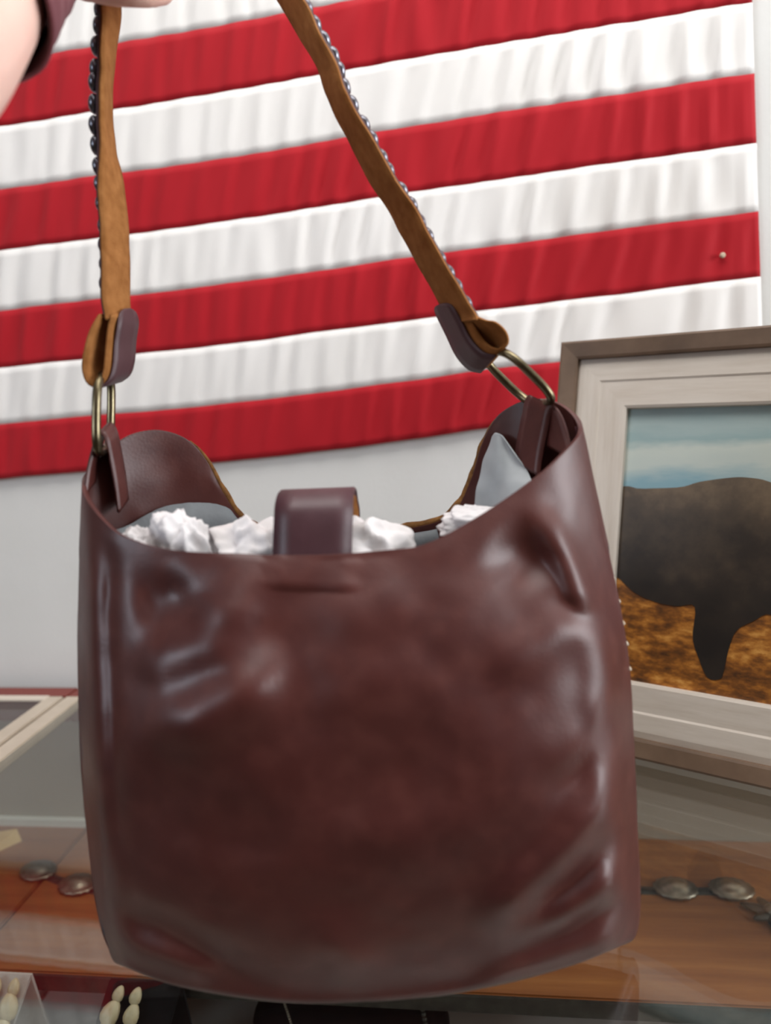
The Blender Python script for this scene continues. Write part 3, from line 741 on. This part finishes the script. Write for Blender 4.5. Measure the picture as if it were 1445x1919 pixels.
for q, (yy, rr) in enumerate(((-40, .0125), (-85, .0135), (-130, .0135), (-172, .0125))):   # metacarpals
    capsule_chain(bm, [(wrist+up*(.010-.007*(3-q)+.0), .016), (U(112, -105+(yy+105)*.6, .438), .0145), (U(160, yy, .446), rr)], 14)
LEN = [.86, .98, 1.04, .96]
for q, yy in enumerate((-14, -66, -118, -168)):                                       # little finger lowest
    L = LEN[q]; r_ = (.0078, .0086, .0089, .0087)[q]
    capsule_chain(bm, [(U(160, yy-18, .446), r_*1.25), (U(205, yy-6, .434), r_*1.12), (U(205+70*L, yy, .434), r_*1.05), (U(205+112*L, yy-2, .450), r_), (U(205+105*L, yy-4, .470), r_*.95), (U(205+70*L, yy-6, .484), r_*.86)], 14)
capsule_chain(bm, [(U(105, -150, .445), .0150), (U(150, -195, .462), .0120), (U(205, -215, .478), .0105), (U(262, -215, .482), .0088)], 14)   # thumb
arm = frombm('arm', bm, 'skin', per, True)
rm = arm.modifiers.new('skin_surface', 'REMESH'); rm.mode = 'VOXEL'; rm.voxel_size = .0024; rm.use_smooth_shade = True
sm = arm.modifiers.new('soften', 'SMOOTH'); sm.factor = .6; sm.iterations = 6
# sleeve round the forearm
bm = bmesh.new(); A0, A1 = elbow.lerp(wrist, .40), elbow.lerp(wrist, .93); t = (A1-A0).normalized()
x = t.orthogonal().normalized(); y = t.cross(x); rg = []
for i in range(28):
    f_ = i/27; c_ = A0.lerp(A1, f_); rr = .0375+(.0285-.0375)*f_; row = []
    for k in range(48):
        a = k/48*2*math.pi; w_ = 1+.045*math.sin(f_*26+2*math.sin(a+1))+.05*noise.noise(Vector((math.cos(a)*2, math.sin(a)*2, f_*5)))
        row.append(bm.verts.new(c_+(x*math.cos(a)+y*math.sin(a))*rr*w_))
    rg.append(row)
for i in range(27):
    for k in range(48): bm.faces.new((rg[i][k], rg[i][(k+1) % 48], rg[i+1][(k+1) % 48], rg[i+1][k]))
sl = frombm('sleeve', bm, 'sleeve', per, True); m_ = sl.modifiers.new('thickness', 'SOLIDIFY'); m_.thickness = .0018; m_.offset = 0
sl['label'] = 'maroon fabric sleeve round the forearm'

# ================================================================== goods in the display case
def concho_mesh():
    bm = bmesh.new(); rings_ = []
    for r_, z in ((1, 0), (1, .0012), (.93, .0030), (.80, .0026), (.62, .0058), (.38, .0086), (.15, .0098)):
        row = []
        for k in range(32):
            a = k/32*2*math.pi; sc = r_*(1+(.035*math.cos(a*16) if r_ > .9 else 0)); row.append(bm.verts.new((math.cos(a)*.0235*sc, math.sin(a)*.0185*sc, z)))
        rings_.append(row)
    for A, B in zip(rings_, rings_[1:]):
        for k in range(32): bm.faces.new((A[k], A[(k+1) % 32], B[(k+1) % 32], B[k]))
    bm.faces.new(rings_[0][::-1]); bm.faces.new(rings_[-1])
    me = bpy.data.meshes.new('concho'); bm.to_mesh(me); bm.free(); me.materials.append(M['silver'])
    for f_ in me.polygons: f_.use_smooth = True
    return me
CM = concho_mesh()
def concho_belt(spots, label):
    b = thing('concho_belt', label, 'belt', 'concho belts on the oak shelf')
    c = cat(spots, 40)
    n_ = [Vector((0, 1, 0))]*40
    ribbon('band', [p_+Vector((0, -.007, .0004)) for p_ in c], [p_+Vector((0, .007, .0004)) for p_ in c], .0018, 'pewter', b, 0, 2)
    for k, p_ in enumerate(spots):
        o = bpy.data.objects.new('concho', CM); COL.objects.link(o); o.parent = b; o.location = p_+Vector((0, 0, .0026))
        d = spots[min(k+1, len(spots)-1)]-spots[max(0, k-1)]; o.rotation_euler = (0, 0, math.atan2(d.y, d.x))
concho_belt([G(x, y, SH) for x, y in ((950, 1660), (1055, 1664), (1160, 1668), (1266, 1670), (1371, 1671))], 'belt of silver oval conchos on the oak shelf below the bison picture')
concho_belt([G(x, y, SH) for x, y in ((72, 1636), (146, 1662), (225, 1676), (305, 1682))], 'belt of tarnished silver conchos on the oak shelf near the case seam')
# dark pewter blossom pendant
pc = G(1447, 1716, SH)
pd = thing('blossom_pendant', 'dark pewter blossom pendant on the oak shelf beyond the last concho', 'pendant'); pd.location = pc
for k in range(7):
    a = k/7*2*math.pi; L = .030 if k % 2 else .024
    bm = bmesh.new(); bmesh.ops.create_uvsphere(bm, u_segments=10, v_segments=6, radius=1)
    for v in bm.verts:
        q = Vector((v.co.x*L*.5+L*.55, v.co.y*.006*(1.1-v.co.x*.5), v.co.z*.003+.0034)); v.co = Matrix.Rotation(a, 3, 'Z')@q
    frombm('petal', bm, 'pewter', pd, True)
bm = bmesh.new(); bmesh.ops.create_uvsphere(bm, u_segments=14, v_segments=8, radius=.008)
for v in bm.verts: v.co.z = v.co.z*.7+.006
frombm('boss', bm, 'silver', pd, True)
# tan folded card on the neighbouring shelf
ca = G(-60, 1612, SH+.0005); cb = G(34, 1570, SH+.0005)
cdv = thing('tan_card', 'folded tan card standing on the shelf of the neighbouring case', 'card')
e1 = (cb-ca); e1.z = 0
n_ = Vector((e1.y, -e1.x, 0)).normalized()
for nm, o_ in (('front_leaf', n_*.012), ('back_leaf', n_*-.012)):
    V4 = [ca+o_, cb+o_, cb+Vector((0, 0, .012)), ca+Vector((0, 0, .030))]
    lf = mesh(nm, V4, [(0, 1, 2, 3)], 'tan_board', cdv); m_ = lf.modifiers.new('thickness', 'SOLIDIFY'); m_.thickness = .001
# shell necklaces on ramps
def shell_mesh():
    bm = bmesh.new(); bmesh.ops.create_uvsphere(bm, u_segments=14, v_segments=8, radius=1)
    for v in bm.verts:
        x, y_, z = v.co; k = 1+.25*x
        groove = .30*math.exp(-(y_/.16)**2) if z > 0 else 0
        v.co = Vector((x*.0122, y_*.0090*k, (z*.0062*(1-groove)) if z > 0 else z*.003))
    me = bpy.data.meshes.new('shell'); bm.to_mesh(me); bm.free(); me.materials.append(M['shell'])
    for f_ in me.polygons: f_.use_smooth = True
    return me
SM = shell_mesh()
DECK = -.32
def ramp_stand(name, p0, p1, yt, lab, catg, mat):
    """easel ramp: top edge from p0 to p1 (x), leaning face from yt,zt down to the deck"""
    e = thing(name, lab, catg); zt = p0.z
    foot = Vector((0, -.11, 0))
    a, b = p0, Vector((p1.x, p0.y, zt)); sl_ = Vector((-.05*0, -.085, DECK+.004-zt))
    sk = Vector((-.035, 0, 0))
    V8 = [a, b, b+sl_+sk, a+sl_+sk]
    f_ = mesh('ramp_face', V8, [(0, 1, 2, 3)], mat, e); m_ = f_.modifiers.new('thickness', 'SOLIDIFY'); m_.thickness = .004; m_.offset = 0
    bk = Vector((0, .03, DECK+.004-zt))
    f2 = mesh('ramp_leg', [a, b, b+bk, a+bk], [(0, 1, 2, 3)], mat, e); m_ = f2.modifiers.new('thickness', 'SOLIDIFY'); m_.thickness = .003; m_.offset = 0
    return (lambda u_, w_: a+(b-a)*u_+(sl_+sk)*w_), (b-a).cross(sl_).normalized()
def shell_necklace(fn, nrm_, strands, label, sc=1.0):
    e = thing('shell_necklace', label, 'necklace', 'shell necklaces in the case')
    if nrm_.y > 0: nrm_ = -nrm_
    for st_ in strands:
        P = cat([fn(u_, w_)+nrm_*.0075 for u_, w_ in st_], 8)
        tube('cord', P, .0010, 'thread', e, 5)
        L = 0; pos = [P[0]]
        for k in range(len(P)-1):
            t_ = (P[k+1]-P[k]); 
            o = bpy.data.objects.new('shell', SM); COL.objects.link(o); o.parent = e
            x_ = t_.normalized(); z_ = (nrm_-x_*nrm_.dot(x_)).normalized(); y_ = z_.cross(x_)
            m = Matrix((x_, y_, z_)).transposed().to_4x4()
            w_ = random.uniform(-.25, .25); s2 = sc*random.uniform(.88, 1.1)*min(1.25, t_.length/.0195)
            o.matrix_local = Matrix.Translation((P[k]+P[k+1])*.5+y_*random.uniform(-.0012, .0012))@m@Matrix.Rotation(w_, 4, 'Z')@Matrix.Scale(s2, 4)
YR = -.300
fn, nn = ramp_stand('necklace_ramp', V(207, 1836, YR), V(342, 1850, YR), YR, 'black velvet ramp carrying a shell necklace below the handbag', 'display stand', 'black_velvet')
shell_necklace(fn, nn, [[(.22, .02), (.18, .25), (.12, .6), (.10, .97)], [(.46, .03), (.50, .25), (.46, .6), (.40, .97)]], 'double strand of cream shells on the black velvet ramp')
fn2, nn2 = ramp_stand('necklace_ramp', V(-30, 1822, YR), V(60, 1832, YR), YR, 'grey linen ramp carrying a shell necklace near the case seam', 'display stand', 'deck')
shell_necklace(fn2, nn2, [[(.45, .02), (.44, .25), (.46, .6), (.48, .97)], [(.80, .02), (.88, .25), (.94, .6), (.96, .97)]], 'double strand of cream shells on the grey linen ramp')
# black bust with two necklaces
def bust(xc, y, w, ztop):
    e = thing('necklace_bust', 'black velvet necklace bust with sloping rounded shoulders on the case deck', 'display bust')
    hh = ztop-DECK; prof = [(DECK+.001, .86, .046), (DECK+hh*.15, .92, .050), (DECK+hh*.35, .98, .050), (DECK+hh*.55, 1.0, .046), (DECK+hh*.72, 1.0, .040), (DECK+hh*.86, .96, .034), (DECK+hh*.95, .84, .026), (ztop, .62, .018)]
    bm = bmesh.new(); rows = []
    for z, k, dpt in cat([Vector(q) for q in prof], 30):
        rows.append([bm.verts.new((xc+math.copysign(abs(math.cos(a))**.55, math.cos(a))*w*k, y+math.copysign(abs(math.sin(a))**.8, math.sin(a))*dpt, z)) for a in [q/40*2*math.pi for q in range(40)]])
    for A, B in zip(rows, rows[1:]):
        for k in range(40): bm.faces.new((A[k], A[(k+1) % 40], B[(k+1) % 40], B[k]))
    bm.faces.new(rows[0][::-1]); bm.faces.new(rows[-1])
    frombm('form', bm, 'black_velvet', e, True)
BY = -.235
b0, b1, bt_ = V(478, 1900, BY), V(842, 1900, BY), V(660, 1872, BY)
BW = (b1.x-b0.x)/2; bust((b0.x+b1.x)/2, BY, BW, bt_.z)
def strand(px, r_, mat, label, n=26):
    p0 = V(px, 1884, BY-.045); bm = bmesh.new()
    for k in range(n):
        q = Vector((p0.x+.012*math.sin(k*.06), BY-.0475-.0008*math.sin(k), p0.z+.004-k*r_*2.05))
        if q.z > bt_.z-.012: q.y = BY-.036
        bmesh.ops.create_icosphere(bm, subdivisions=2, radius=r_, matrix=Matrix.Translation(q))
    return tag(frombm('bead_strand', bm, mat, None, True), label, 'necklace')
strand(523, .0013, 'silver', 'thin silver bead strand on the black bust', 26)
strand(786, .0026, 'pewter', 'dark bead strand on the black bust', 13)
